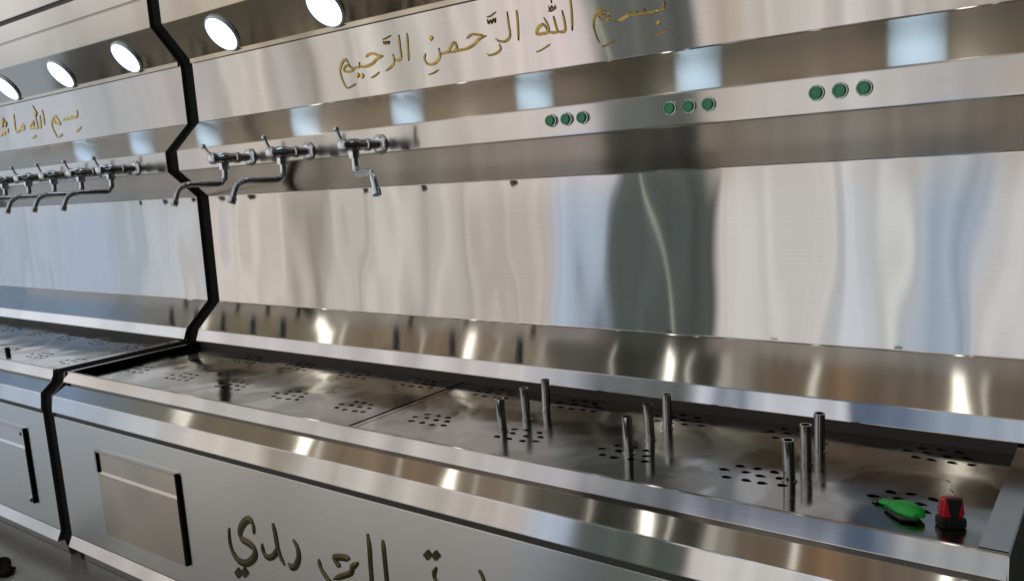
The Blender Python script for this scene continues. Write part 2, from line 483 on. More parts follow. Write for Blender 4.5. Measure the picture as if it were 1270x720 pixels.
# ------------------------------------------------------------------ lettering strokes: (kind, pen width, points across and up the panel)
RIGHT_SIGN = [
    ('s', 0.0074, [(1.0051, 1.8164), (1.0043, 1.7814), (1.0032, 1.7439)]),
    ('s', 0.0075, [(0.9745, 1.8162), (0.9747, 1.7815), (0.9763, 1.7573), (0.9654, 1.7502), (0.9547, 1.7539)]),
    ('s', 0.0065, [(0.9465, 1.769), (0.9487, 1.75), (0.9381, 1.7372), (0.9143, 1.7283)]),
    ('s', 0.0039, [(0.9123, 1.8126), (0.9273, 1.8144), (0.9447, 1.8189)]),
    ('s', 0.0034, [(0.9152, 1.8083), (0.9163, 1.7996), (0.9228, 1.8057), (0.9242, 1.7985), (0.9307, 1.8054), (0.9343, 1.7979), (0.9386, 1.8058)]),
    ('s', 0.0075, [(0.8411, 1.7747), (0.8525, 1.7804), (0.8713, 1.7804), (0.8901, 1.7732), (0.908, 1.7693)]),
    ('s', 0.0076, [(0.908, 1.7693), (0.8843, 1.7644), (0.8644, 1.7542), (0.8378, 1.7495), (0.8095, 1.7521)]),
    ('s', 0.0064, [(0.8122, 1.7639), (0.8095, 1.7521), (0.7935, 1.7508), (0.7742, 1.7433), (0.7524, 1.7459), (0.746, 1.7533), (0.762, 1.762), (0.7805, 1.7532), (0.7935, 1.7508)]),
    ('s', 0.0079, [(0.7706, 1.7618), (0.757, 1.779), (0.7395, 1.7689), (0.7297, 1.7528), (0.732, 1.7343), (0.7415, 1.7125), (0.7531, 1.698)]),
    ('s', 0.0045, [(0.7531, 1.698), (0.7683, 1.7005), (0.7912, 1.707)]),
    ('d', 0.0083, [(0.7957, 1.731), (0.8061, 1.7274)]),
    ('d', 0.0082, [(0.8145, 1.7272), (0.8248, 1.7236)]),
    ('s', 0.0043, [(0.8547, 1.7161), (0.8705, 1.7199), (0.889, 1.7281)]),
    ('s', 0.0069, [(1.0666, 1.7548), (1.061, 1.7419), (1.071, 1.7278), (1.0905, 1.7246), (1.1078, 1.7315), (1.1165, 1.7453), (1.1142, 1.7627)]),
    ('d', 0.0078, [(1.0866, 1.7941), (1.0942, 1.7878)]),
    ('s', 0.0067, [(1.1165, 1.7453), (1.1341, 1.7482), (1.1454, 1.7489), (1.1578, 1.7627), (1.1704, 1.7691), (1.1759, 1.7544), (1.1642, 1.7464), (1.1454, 1.7489)]),
    ('s', 0.007, [(1.1642, 1.7464), (1.1841, 1.7475), (1.2088, 1.7485), (1.2336, 1.7553), (1.2508, 1.7658), (1.274, 1.7711)]),
    ('s', 0.0064, [(1.2112, 1.7736), (1.2283, 1.7805), (1.2471, 1.7771), (1.274, 1.7711)]),
    ('s', 0.0039, [(1.0711, 1.6997), (1.088, 1.7015), (1.1085, 1.7081)]),
    ('s', 0.0054, [(1.3137, 1.7454), (1.3168, 1.7339), (1.3057, 1.7258), (1.2823, 1.7224), (1.2733, 1.7276)]),
    ('s', 0.0064, [(1.344, 1.8182), (1.346, 1.7874), (1.3478, 1.7604), (1.3346, 1.7497), (1.3163, 1.7514), (1.3025, 1.7605)]),
    ('s', 0.0065, [(1.3726, 1.8167), (1.3738, 1.7832), (1.3728, 1.7451)]),
    ('s', 0.0033, [(1.2801, 1.8148), (1.2928, 1.816), (1.3101, 1.8236)]),
    ('s', 0.0029, [(1.2817, 1.8098), (1.2839, 1.7983), (1.2909, 1.8068), (1.2943, 1.7975), (1.3005, 1.8085), (1.3048, 1.7983), (1.3079, 1.8097)]),
    ('s', 0.0072, [(1.5266, 1.8246), (1.5288, 1.7895), (1.5286, 1.7458)]),
    ('s', 0.0065, [(1.5035, 1.7958), (1.5083, 1.7704), (1.5087, 1.7502), (1.4974, 1.7473), (1.4865, 1.7512)]),
    ('s', 0.0066, [(1.4787, 1.787), (1.4829, 1.7668), (1.4865, 1.7512), (1.4741, 1.7492), (1.4613, 1.7541)]),
    ('s', 0.0071, [(1.4513, 1.7875), (1.4605, 1.7701), (1.4613, 1.7541), (1.4439, 1.7513), (1.4276, 1.7536), (1.4334, 1.7666), (1.4492, 1.7718), (1.4613, 1.7541)]),
    ('s', 0.0035, [(1.4646, 1.7997), (1.4749, 1.7996), (1.4884, 1.8049)]),
    ('s', 0.0031, [(1.4664, 1.8122), (1.4694, 1.802), (1.4757, 1.8107), (1.4798, 1.8018), (1.4861, 1.8113)]),
    ('s', 0.0033, [(1.4741, 1.8267), (1.4752, 1.8161)]),
    ('s', 0.0036, [(1.4235, 1.7118), (1.4412, 1.7156), (1.4658, 1.7245)]),
    ('s', 0.0056, [(1.6208, 1.7763), (1.6081, 1.7805), (1.5955, 1.7738), (1.5878, 1.7619), (1.5868, 1.7446), (1.5949, 1.7185), (1.6077, 1.6985)]),
    ('s', 0.0035, [(1.6077, 1.6985), (1.6209, 1.7018), (1.6418, 1.709)]),
    ('s', 0.005, [(1.6208, 1.7763), (1.6295, 1.7634), (1.6222, 1.7552), (1.6069, 1.7604), (1.6022, 1.7684), (1.6128, 1.7711), (1.6293, 1.7592), (1.644, 1.749)]),
    ('s', 0.006, [(1.644, 1.749), (1.6594, 1.7516), (1.678, 1.7573), (1.6986, 1.7562), (1.7269, 1.7545), (1.7595, 1.7542)]),
    ('s', 0.0049, [(1.6802, 1.7668), (1.6823, 1.7587)]),
    ('s', 0.0048, [(1.699, 1.7652), (1.7002, 1.7559)]),
    ('s', 0.0048, [(1.7163, 1.7687), (1.7205, 1.7548)]),
    ('s', 0.005, [(1.7666, 1.7729), (1.7628, 1.7591), (1.7595, 1.7542)]),
    ('d', 0.0058, [(1.7483, 1.7338), (1.7519, 1.727)]),
    ('s', 0.0031, [(1.7358, 1.7057), (1.7511, 1.7084), (1.7734, 1.7141)]),
]
LEFT_SIGN = [
    ('s', 0.0112, [(-0.8303, 1.7826), (-0.8291, 1.7691), (-0.837, 1.7553)]),
    ('s', 0.0089, [(-0.837, 1.7553), (-0.8586, 1.7572), (-0.8785, 1.7564), (-0.9055, 1.7544), (-0.9323, 1.7541), (-0.9557, 1.7524)]),
    ('s', 0.0074, [(-0.8771, 1.7657), (-0.877, 1.7569)]),
    ('s', 0.0075, [(-0.9096, 1.7629), (-0.9068, 1.7545)]),
    ('s', 0.0075, [(-0.9396, 1.7611), (-0.9349, 1.7544)]),
    ('s', 0.0113, [(-0.9755, 1.7407), (-0.9968, 1.7603), (-1.0156, 1.7754), (-1.0446, 1.7625), (-1.0553, 1.746), (-1.0472, 1.7227), (-1.0217, 1.6885)]),
    ('s', 0.0072, [(-1.0217, 1.6885), (-0.9988, 1.6913), (-0.9761, 1.6986)]),
    ('s', 0.0093, [(-1.046, 1.7491), (-1.0278, 1.754), (-1.0137, 1.7458), (-0.9974, 1.7406), (-0.9755, 1.7407)]),
    ('s', 0.0122, [(-1.1226, 1.8109), (-1.118, 1.7805), (-1.1186, 1.7473)]),
    ('s', 0.0113, [(-1.1491, 1.7911), (-1.1507, 1.7637), (-1.1559, 1.7431), (-1.1737, 1.7419)]),
    ('s', 0.0114, [(-1.1877, 1.784), (-1.1839, 1.7599), (-1.1846, 1.7441), (-1.2172, 1.7435), (-1.2517, 1.7469), (-1.2381, 1.7611), (-1.2145, 1.7698), (-1.2164, 1.746)]),
    ('s', 0.0086, [(-1.1985, 1.8363), (-1.1911, 1.8231), (-1.1796, 1.8089)]),
    ('d', 0.0173, [(-1.1927, 1.8048), (-1.1801, 1.7985)]),
    ('s', 0.0132, [(-1.3916, 1.8174), (-1.3949, 1.7809), (-1.3944, 1.746), (-1.3691, 1.7379)]),
    ('s', 0.0124, [(-1.3691, 1.7379), (-1.345, 1.7496), (-1.3214, 1.7646), (-1.3065, 1.7547), (-1.3247, 1.746), (-1.3506, 1.7467)]),
    ('s', 0.0113, [(-1.4656, 1.7599), (-1.4748, 1.7475), (-1.5003, 1.7529), (-1.5092, 1.7418), (-1.5363, 1.748), (-1.5382, 1.7384), (-1.5882, 1.7372), (-1.6088, 1.7494)]),
    ('d', 0.0153, [(-1.5124, 1.8012), (-1.5012, 1.7961)]),
    ('d', 0.0153, [(-1.492, 1.7856), (-1.4782, 1.7789)]),
    ('d', 0.0142, [(-1.5234, 1.784), (-1.512, 1.7796)]),
    ('s', 0.0088, [(-1.2483, 1.7031), (-1.2296, 1.7058), (-1.2103, 1.7103)]),
    ('s', 0.0078, [(-0.8576, 1.6984), (-0.8345, 1.7059), (-0.8125, 1.7154)]),
]
FRONT_TEXT = [
    ('s', 0.0145, [(0.9536, 0.6293), (0.9543, 0.6511), (0.9401, 0.662), (0.9141, 0.6453), (0.8974, 0.6211), (0.9022, 0.6051), (0.9275, 0.5995), (0.9486, 0.5903), (0.9449, 0.5697), (0.9134, 0.5464), (0.8805, 0.5434), (0.8568, 0.5616), (0.8495, 0.5889), (0.8537, 0.6223)]),
    ('d', 0.0133, [(0.8645, 0.5126), (0.8784, 0.5081)]),
    ('d', 0.0131, [(0.891, 0.5214), (0.9055, 0.5157)]),
    ('s', 0.0125, [(1.0315, 0.6731), (1.0363, 0.647), (1.0393, 0.617), (1.0466, 0.5942), (1.0588, 0.5759)]),
    ('s', 0.0117, [(0.9802, 0.6116), (0.9837, 0.5895), (0.9991, 0.5813), (1.0227, 0.5918), (1.0393, 0.617)]),
    ('s', 0.0122, [(1.1005, 0.6486), (1.1133, 0.6309), (1.1134, 0.6075), (1.099, 0.5845), (1.0831, 0.5779), (1.0733, 0.585)]),
    ('s', 0.0106, [(1.1832, 0.6217), (1.1892, 0.5997), (1.2076, 0.5815), (1.2218, 0.5722)]),
    ('s', 0.012, [(1.233, 0.637), (1.2591, 0.6446), (1.2866, 0.6474)]),
    ('s', 0.0108, [(1.2341, 0.6386), (1.2441, 0.6269), (1.2539, 0.621)]),
    ('s', 0.0102, [(1.312, 0.6442), (1.2947, 0.6311), (1.2856, 0.6149), (1.2573, 0.6007), (1.2284, 0.5869)]),
    ('s', 0.0102, [(1.3504, 0.718), (1.3525, 0.6897), (1.3505, 0.6493), (1.3481, 0.6054), (1.3334, 0.589), (1.3123, 0.5896)]),
    ('s', 0.0099, [(1.3947, 0.714), (1.3951, 0.6785), (1.3954, 0.6361), (1.3949, 0.5993)]),
    ('d', 0.0103, [(1.5111, 0.7207), (1.5267, 0.7025)]),
    ('d', 0.0101, [(1.5333, 0.7236), (1.5475, 0.7076)]),
    ('s', 0.0083, [(1.5385, 0.6904), (1.5311, 0.6759), (1.5353, 0.6608), (1.561, 0.6445), (1.5224, 0.6225), (1.4938, 0.6323)]),
    ('s', 0.008, [(1.6463, 0.7129), (1.6533, 0.7025), (1.6608, 0.6824), (1.6722, 0.6635)]),
]



def catmull(pts, n=7):
    if len(pts) < 3:
        return [Vector(pts[0]).lerp(Vector(pts[-1]), k / n) for k in range(n + 1)]
    P = [Vector(p) for p in pts]
    P = [P[0] * 2 - P[1]] + P + [P[-1] * 2 - P[-2]]
    out = []
    for i in range(1, len(P) - 2):
        a, b, c, d = P[i - 1], P[i], P[i + 1], P[i + 2]
        for k in range(n):
            t = k / n
            out.append(0.5 * (2 * b + (c - a) * t + (2 * a - 5 * b + 4 * c - d) * t * t + (3 * b - a - 3 * c + d) * t ** 3))
    out.append(P[-2])
    return out


def letters_bm(strokes, y, o, th=0.003, heavy=1.0):
    """cut-out letters written with a broad reed pen, lying on the panel at depth y"""
    bm = bmesh.new()
    nib = Vector((math.cos(math.radians(118)), math.sin(math.radians(118))))
    layer = 0
    for kind, w, pts in strokes:
        layer = (layer + 1) % 5
        w = w * heavy
        yy = y - th - 0.00012 * layer
        if kind == 'd':
            c = (Vector(pts[0]) + Vector(pts[1])) / 2
            r = max(w * 0.95, 0.5 * (Vector(pts[0]) - Vector(pts[1])).length)
            ring = [c + Vector(q) * r for q in ((1.0, 0.1), (0.1, 0.95), (-1.0, -0.1), (-0.1, -0.95))]
            f = [bm.verts.new(V(q.x, yy, q.y) - o) for q in ring]
            k = [bm.verts.new(V(q.x, y - 0.0002, q.y) - o) for q in ring]
            bm.faces.new(f)
            for i in range(4):
                bm.faces.new((f[i], f[(i + 1) % 4], k[(i + 1) % 4], k[i]))
            continue
        c = catmull(pts)
        n = len(c)
        rows = []
        for i in range(n):
            d = (c[min(i + 1, n - 1)] - c[max(i - 1, 0)])
            d.normalize()
            nn = Vector((-d.y, d.x))
            t = i / (n - 1)
            wid = w * 0.5 * (0.62 + 0.5 * abs(d.x * nib.y - d.y * nib.x))
            wid *= min(1.0, 0.45 + 4.0 * t) * min(1.0, 0.35 + 4.0 * (1 - t))
            l, r = c[i] + nn * wid, c[i] - nn * wid
            rows.append([bm.verts.new(V(l.x, y - 0.0002, l.y) - o), bm.verts.new(V(l.x, yy + 0.0013, l.y) - o),
                         bm.verts.new(V(c[i].x, yy, c[i].y) - o),
                         bm.verts.new(V(r.x, yy + 0.0013, r.y) - o), bm.verts.new(V(r.x, y - 0.0002, r.y) - o)])
        for a, b in zip(rows, rows[1:]):
            for k in range(4):
                bm.faces.new((a[k], a[k + 1], b[k + 1], b[k]))
        bm.faces.new(rows[0])
        bm.faces.new(rows[-1][::-1])
    return bm


def words(strokes, gap=0.010):
    """sort strokes into the words they belong to, by the clear space between them"""
    spans = sorted([(min(p[0] for p in s[2]), max(p[0] for p in s[2]), s) for s in strokes], key=lambda q: q[0])
    out = []
    for lo, hi, s in spans:
        if out and lo < out[-1][0] + gap:
            out[-1][0] = max(out[-1][0], hi)
            out[-1][1].append(s)
        else:
            out.append([hi, [s]])
    return [q[1] for q in out]


# ------------------------------------------------------------------ the cross-section of a cabinet (Y, Z in drawing units)
YS = 0.0015
A_ = (-0.094, 1.984)
SECT = [(YS, 1.885), (YS, 1.666), (-0.0955, 1.5705), (-0.0955, 1.5040), (0.0035, 1.4125), (-0.002, 1.0425), (-0.0965, 0.9595), (-0.1125, 0.9215), (-0.108, 0.920)]
L = 2.486
GAP = 0.072
RIM = 0.918
PLATE = 0.8990
HULL = [(0.12, 0.326), (0.12, 2.30), (-0.094, 2.30), (-0.094, 1.984), (-0.006, 1.875), (0.0015, 1.862), (YS, 1.666), (-0.0955, 1.5705),
        (-0.0955, 1.5040), (0.0035, 1.4125), (-0.002, 1.0425), (-0.0965, 0.9595), (-0.1042, RIM), (-0.5605, RIM), (-0.565, 0.889),
        (-0.606, 0.856), (-0.612, 0.805), (-0.608, 0.793), (-0.608, 0.414), (-0.6235, 0.382), (-0.600, 0.378), (-0.590, 0.326)]


def inset(poly, d):
    """push a closed outline inwards"""
    n = len(poly)
    area = sum(poly[i][0] * poly[(i + 1) % n][1] - poly[(i + 1) % n][0] * poly[i][1] for i in range(n))
    sg = 1 if area > 0 else -1
    out = []
    for i in range(n):
        p0, p, p1 = Vector(poly[i - 1]), Vector(poly[i]), Vector(poly[(i + 1) % n])
        d0, d1 = (p - p0).normalized(), (p1 - p).normalized()
        n0, n1 = Vector((-d0.y, d0.x)) * sg, Vector((-d1.y, d1.x)) * sg
        m = (n0 + n1)
        m = m.normalized() / max(0.55, m.normalized().dot(n0)) if m.length > 1e-5 else n0
        q = p + m * d
        out.append((q.x, q.y))
    return out


# ------------------------------------------------------------------ floor and rear wall
bm = bmesh.new()
p = [V(-4.5, -1.5, Z0), V(4.2, -1.5, Z0), V(4.2, 0.4, Z0), V(-4.5, 0.4, Z0)]
bm.faces.new([bm.verts.new(q) for q in p])
fl = obj('floor', bm, M['floor'])
fl['kind'] = 'structure'
bm = bmesh.new()
boxm(bm, (-4.5, 0.17, Z0 + 0.002), (4.2, 0.25, 2.5))
wl = obj('wall', bm, M['wall'])
tag(wl, 'dark green grey wall behind the steel cabinets', 'wall')


# ------------------------------------------------------------------ small fittings, built once and copied
def make_lamp():
    """round surface downlight, axis +Z pointing out of the sheet"""
    bm = bmesh.new()
    R = 0.062 * K
    lathe(bm, [(R * 1.03, 0.0), (R * 1.03, 0.008), (R * 0.99, 0.012), (R * 0.93, 0.012), (R * 0.93, 0.006)], 48, close=False)
    rim = smooth(obj('downlight', bm, M['rim_ring']))
    bm = bmesh.new()
    lathe(bm, [(R * 0.93, 0.004), (R * 0.93, 0.0105), (R * 0.8, 0.0125), (0.002, 0.0135)], 48)
    smooth(obj('diffuser', bm, M['lamp'], rim))
    return rim


def make_button():
    """push button, axis -Y out of the rail"""
    bm = bmesh.new()
    lathe(bm, [(0.0205, 0.0), (0.0205, 0.004), (0.0192, 0.0065), (0.0172, 0.007), (0.0172, 0.004)], 32, 'Y', close=False)
    bz = smooth(obj('push_button', bm, M['chrome']))
    bm = bmesh.new()
    lathe(bm, [(0.0168, 0.002), (0.0168, 0.0145), (0.0155, 0.0165), (0.011, 0.0170), (0.010, 0.0158), (0.001, 0.0155)], 32, 'Y')
    smooth(obj('button_cap', bm, M['green_cap'], bz))
    return bz


def make_tap(spout_turn=0.0, lever_tilt=0.0):
    """wall tap, origin on the rail, reaching out along -Y"""
    k = K
    bm = bmesh.new()
    lathe(bm, [(0.012 * k, 0.0), (0.012 * k, 0.040 * k), (0.016 * k, 0.042 * k), (0.016 * k, 0.056 * k), (0.013 * k, 0.058 * k),
               (0.0145 * k, 0.075 * k), (0.0165 * k, 0.085 * k), (0.0165 * k, 0.108 * k), (0.0135 * k, 0.116 * k),
               (0.0135 * k, 0.124 * k), (0.017 * k, 0.126 * k), (0.017 * k, 0.138 * k), (0.012 * k, 0.143 * k), (0.006 * k, 0.145 * k)], 20, 'Y')
    body = smooth(obj('tap', bm, M['chrome']))
    bm = bmesh.new()
    lathe(bm, [(0.027 * k, 0.0), (0.027 * k, 0.004 * k), (0.021 * k, 0.010 * k), (0.0125 * k, 0.012 * k)], 28, 'Y')
    smooth(obj('flange', bm, M['chrome'], body))
    # lever
    bm = bmesh.new()
    t = lever_tilt
    top = Vector((math.sin(t) * 0.042 * k, -0.146 * k, math.cos(t) * 0.042 * k))
    tube(bm, [(0, -0.132 * k, 0.008 * k), (top * 0.5 + Vector((0, -0.066 * k, 0))), top], [0.0055 * k, 0.0042 * k, 0.0046 * k], 12)
    bmesh.ops.create_uvsphere(bm, u_segments=14, v_segments=10, radius=0.0078 * k, matrix=Matrix.Translation(top))
    smooth(obj('handle', bm, M['chrome'], body))
    # swivel spout
    bm = bmesh.new()
    path = bend([(0, 0, -0.010 * k), (0, 0, -0.076 * k), (0, -0.152 * k, -0.071 * k), (0, -0.178 * k, -0.126 * k)], 0.034 * k, 8)
    tube(bm, path, 0.0086 * k, 16)
    lathe(bm, [(0.0135 * k, -0.034 * k), (0.0145 * k, -0.030 * k), (0.0145 * k, -0.018 * k), (0.0125 * k, -0.014 * k)], 6)
    e = path[-1]
    d = (path[-1] - path[-2]).normalized()
    tube(bm, [e - d * 0.014 * k, e - d * 0.012 * k, e + d * 0.002 * k], [0.0092 * k, 0.0112 * k, 0.0112 * k], 16)
    sp = smooth(obj('spout', bm, M['chrome'], body))
    sp.location = (0, -0.097 * k, 0)
    sp.rotation_euler = (0, 0, spout_turn)
    return body


LAMP0 = make_lamp()
BUTTON0 = make_button()
LAMP_N = Vector((0, -0.109, -0.088)).normalized()
LAMP_Q = LAMP_N.to_track_quat('Z', 'Y')
used = {'lamp': False, 'button': False}


def put(proto, parent, loc, rot=None):
    kind = proto.name
    if proto.parent is None:
        c = proto
    else:
        c = copy_tree(proto)
    c.parent = parent
    c.location = loc
    if rot is not None:
        c.rotation_mode = 'QUATERNION'
        c.rotation_quaternion = rot
    return c


# ------------------------------------------------------------------ a cabinet
def cabinet(x0, label, lamp_xs, taps, button_groups, sign, front, hatch, hatch_mat):
    x1 = x0 + L
    O = V((x0 + x1) / 2, -0.3, Z0)
    root = empty('water_fountain', O)
    tag(root, label, 'water fountain', 'steel water fountains side by side')

    def run(name, pts, mat, r=0.0035, th=0.003, a=x0 + 0.0022, b=x1 - 0.0022, parent=root):
        bm = bmesh.new()
        f, _ = fillet(pts, r) if len(pts) > 2 else (pts, None)
        prism(bm, sheet(f, th), a, b, O)
        return obj(name, bm, mat, parent)

    # folded back: sign panel, tap rail, splashback, ledge above the basin
    f, mk = fillet(SECT, 0.0032, 5)
    cuts = {'sign_panel': (0, mk[0]), 'rail_top': (mk[0], mk[1]), 'tap_rail': (mk[1], mk[2]), 'rail_underside': (mk[2], mk[3]), 'splashback': (mk[3], mk[4]), 'splash_ledge': (mk[4], len(f) - 1)}
    mats = {'rail_top': M['rail_top'], 'sign_panel': M['sign'], 'tap_rail': M['rail_face'], 'rail_underside': M['fold'], 'splashback': M['panel'], 'splash_ledge': M['ledge']}
    made = {}
    for nm, (i, j) in cuts.items():
        bm = bmesh.new()
        prism(bm, sheet(f[i:j + 1]), x0 + 0.0022, x1 - 0.0022, O)
        made[nm] = obj(nm, bm, mats[nm], root)
    if sign:
        for word in words(sign):
            obj('lettering', letters_bm(word, YS, O), M['brass'], made['sign_panel'])

    # canopy with its lamps
    can = run('canopy', [(0.05, 2.150), (-0.094, 2.150), (-0.094, 2.083), (-0.0905, 2.081), (-0.0905, 2.078), (-0.094, 2.076), A_, (-0.0070, 1.8750), (-0.0070, 1.8615), (-0.0035, 1.8615)], M['soffit'], r=0.0025)
    bm = bmesh.new()
    boxm(bm, (x0 + 0.0022, -0.088, 2.1505), (x1 - 0.0022, 0.05, 2.166), O)
    obj('black_seam', bm, M['seam_shade'], root)
    run('top_cap', [(0.05, 2.30), (-0.094, 2.30), (-0.094, 2.1665), (-0.07, 2.1665)], M['soffit'])
    for lx in lamp_xs:
        c = V(lx, -0.094, 1.984) - O
        mid = V(lx, -0.0445, 1.9225) - O
        put(LAMP0, root, mid + LAMP_N * 0.0005, LAMP_Q)

    # taps and buttons on the rail
    for tx, turn, tilt in taps:
        t = make_tap(turn, tilt)
        t.parent = root
        t.location = V(tx, -0.0955, 1.526) - O
    for bx in button_groups:
        for i in (-1, 0, 1):
            put(BUTTON0, root, V(bx + i * 0.042, -0.0955, 1.5405) - O)

    # basin: rim, walls, bottom
    bm = bmesh.new()
    li, ri, fi, bi = x0 + 0.014, x1 - 0.037, -0.547, -0.1042
    # rim as a ring of strips with a lip that turns down into the well
    prism(bm, sheet(fillet([(-0.558, 0.8885), (-0.5695, 0.8885), (-0.5525, RIM), (fi, RIM), (fi, 0.872)], 0.0022, 4)[0], -0.0025)[::-1], x0 + 0.0022, x1 - 0.0022, O)
    boxm(bm, (x0 + 0.0022, fi + 0.003, 0.872), (li, bi + 0.002, RIM - 0.0003), O)
    boxm(bm, (ri, fi + 0.003, 0.872), (x1 - 0.0022, bi + 0.002, RIM - 0.0003), O)
    obj('basin_rim', bm, M['fold'], root)
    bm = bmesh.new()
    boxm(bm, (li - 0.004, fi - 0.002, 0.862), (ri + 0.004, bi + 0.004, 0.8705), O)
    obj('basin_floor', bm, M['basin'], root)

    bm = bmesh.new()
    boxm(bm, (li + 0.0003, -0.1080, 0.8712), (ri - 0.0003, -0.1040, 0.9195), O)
    obj('basin_wall', bm, M['seam_shade'], root)  # shade of the recess under the back lip, put into the wall's colour

    # apron below the rim; the dark strip under it stands in for shade
    run('apron', [(-0.556, 0.8875), (-0.605, 0.8555), (-0.6125, 0.8055), (-0.600, 0.8050)], M['ledge'], r=0.003)
    bm = bmesh.new()
    boxm(bm, (x0 + 0.0022, -0.6050, 0.7928), (x1 - 0.0022, -0.5985, 0.8042), O)
    obj('shade_strip', bm, M['seam_shade'], root)  # shade below the apron edge, made as a dark strip
    # front panel with an opening behind the hatch
    fr = run('front_panel', [(-0.597, 0.7925), (-0.608, 0.7920), (-0.608, 0.4145), (-0.600, 0.4140)], M['front'], r=0.002)
    if front:
        for word in words(front):
            obj('lettering', letters_bm(word, -0.608, O, 0.003, 1.22), M['bronze'], fr)
    run('toe_kick', [(-0.604, 0.4135), (-0.608, 0.4135), (-0.6235, 0.381), (-0.600, 0.379)], M['fold'], r=0.002)
    run('plinth', [(-0.585, 0.3788), (-0.585, 0.3265)], M['side'])
    hx0, hx1 = hatch
    # hatch: a proud plate whose top is folded back into a finger pull
    bm = bmesh.new()
    prism(bm, [(-0.6083, 0.476), (-0.6170, 0.476), (-0.6170, 0.655), (-0.6145, 0.6565), (-0.6110, 0.664), (-0.6110, 0.722), (-0.6083, 0.722)], hx0 + 0.008, hx1 - 0.0075, O)
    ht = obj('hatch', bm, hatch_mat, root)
    bm = bmesh.new()
    boxm(bm, (hx0, -0.6172, 0.660), (hx0 + 0.0076, -0.6084, 0.7255), O)
    boxm(bm, (hx0, -0.6176, 0.7222), (hx1 - 0.0072, -0.6084, 0.7250), O)
    obj('hatch_lip', bm, M['fold'], ht)
    bm = bmesh.new()
    boxm(bm, (hx1 - 0.0070, -0.6165, 0.476), (hx1, -0.6084, 0.7254), O)
    obj('hatch_edge', bm, M['black'], ht)  # dark reflection on the door's side face, painted as a black strip

    if front is None:                                  # this hatch shows its two small latch blocks
        for lz in (0.708, 0.486):
            bm = bmesh.new()
            boxm(bm, (hx1 - 0.036, -0.6205, lz - 0.007), (hx1 - 0.013, -0.6172, lz + 0.007), O)
            boxm(bm, (hx1 - 0.028, -0.6225, lz - 0.003), (hx1 - 0.018, -0.6206, lz + 0.003), O)
            obj('latch', bm, M['chrome'], ht)

    # end panels and back
    for xa, xb in ((x0, x0 + 0.002), (x1 - 0.002, x1)):
        bm = bmesh.new()
        prism(bm, HULL, xa, xb, O)
        obj('end_panel', bm, M['side'], root)
    bm = bmesh.new()
    boxm(bm, (x0 + 0.0022, 0.117, 0.33), (x1 - 0.0022, 0.12, 2.298), O)
    obj('back_panel', bm, M['side'], root)
    return root


right = cabinet(0.0, 'long stainless steel water fountain with three spread taps and nine green push buttons',
                [0.255 + 0.49 * i for i in range(5)], [(0.397, 0.0, -0.5), (0.672, 0.0, -0.12), (0.966, math.radians(62), -0.1)],
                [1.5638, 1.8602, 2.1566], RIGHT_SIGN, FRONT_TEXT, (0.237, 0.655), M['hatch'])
left = cabinet(-GAP - L, 'steel water fountain at far left with a dense row of taps and no buttons',
               [-0.325 - 0.49 * i for i in range(3)], [(-0.268 - 0.212 * i, 0.0, -0.12) for i in range(5)],
               [], LEFT_SIGN, None, (-0.64, -0.213), M['front'])

# ------------------------------------------------------------------ black strip filling the joint
bm = bmesh.new()
strip = inset(HULL, 0.012)
prism(bm, strip, -GAP + 0.0015, -0.0015)
tag(obj('joint_strip', bm, M['black']), 'black filler strip in the upright joint between the two steel fountains', 'joint strip')


# ------------------------------------------------------------------ perforated drain plates
def leaf(cx, cy, rx, ry, n=10):
    """tear-drop punched hole, its point to the right"""
    tw = random.uniform(-0.5, 0.5)
    out = []
    for k in range(n):
        t = 2 * math.pi * k / n
        a, b = rx * (math.cos(t) + 0.35 * max(0, math.cos(t)) ** 3), ry * math.sin(t) * (1 - 0.42 * max(0, math.cos(t)))
        out.append((cx + a * math.cos(tw) - b * math.sin(tw), cy + a * math.sin(tw) + b * math.cos(tw)))
    return out


HOLES = [(-0.034, 0.030), (-0.004, 0.034), (0.026, 0.030), (-0.052, 0.003), (-0.020, 0.007), (0.012, 0.002), (0.043, 0.006),
         (-0.036, -0.024), (-0.006, -0.027), (0.024, -0.024), (0.054, -0.020)]


def drain_plate(x0, x1, clusters, label, group='perforated drain plates in the fountain basins'):
    y0, y1 = -0.5445, -0.1085
    O = V((x0 + x1) / 2, -0.32, PLATE)
    random.seed(int(x0 * 100) + 77)
    bm = bmesh.new()
    loops = [[(x0, y0), (x1, y0), (x1, y1), (x0, y1)]]
    for cx, cy in clusters:
        for hx, hy in HOLES:
            loops.append(leaf(cx + hx + random.uniform(-.003, .003), cy + hy + random.uniform(-.003, .003), random.uniform(0.0072, 0.0092), random.uniform(0.0062, 0.0078)))
    edges, walls = [], []
    for lp in loops:
        vs = [bm.verts.new(V(p, q, PLATE) - O) for p, q in lp]
        for i in range(len(vs)):
            edges.append(bm.edges.new((vs[i], vs[(i + 1) % len(vs)])))
        walls.append(vs)
    bmesh.ops.triangle_fill(bm, use_beauty=True, use_dissolve=False, edges=edges)
    for vs in walls:                                   # the thickness of the sheet
        lo = [bm.verts.new(v.co - Vector((0, 0, 0.003))) for v in vs]
        for i in range(len(vs)):
            k = (i + 1) % len(vs)
            bm.faces.new((vs[i], vs[k], lo[k], lo[i]))
    # folded edges that stand on the basin floor
    for a, b in ((x0 + 0.0002, x0 + 0.0025), (x1 - 0.0025, x1 - 0.0002)):
        boxm(bm, (a, y0 + 0.001, 0.8708), (b, y1 - 0.001, PLATE - 0.0024), O)
    root = empty('drain_plate', O)
    tag(root, label, 'drain plate', group)
    obj('perforated_sheet', bm, M['tray'], root)
    return root, O


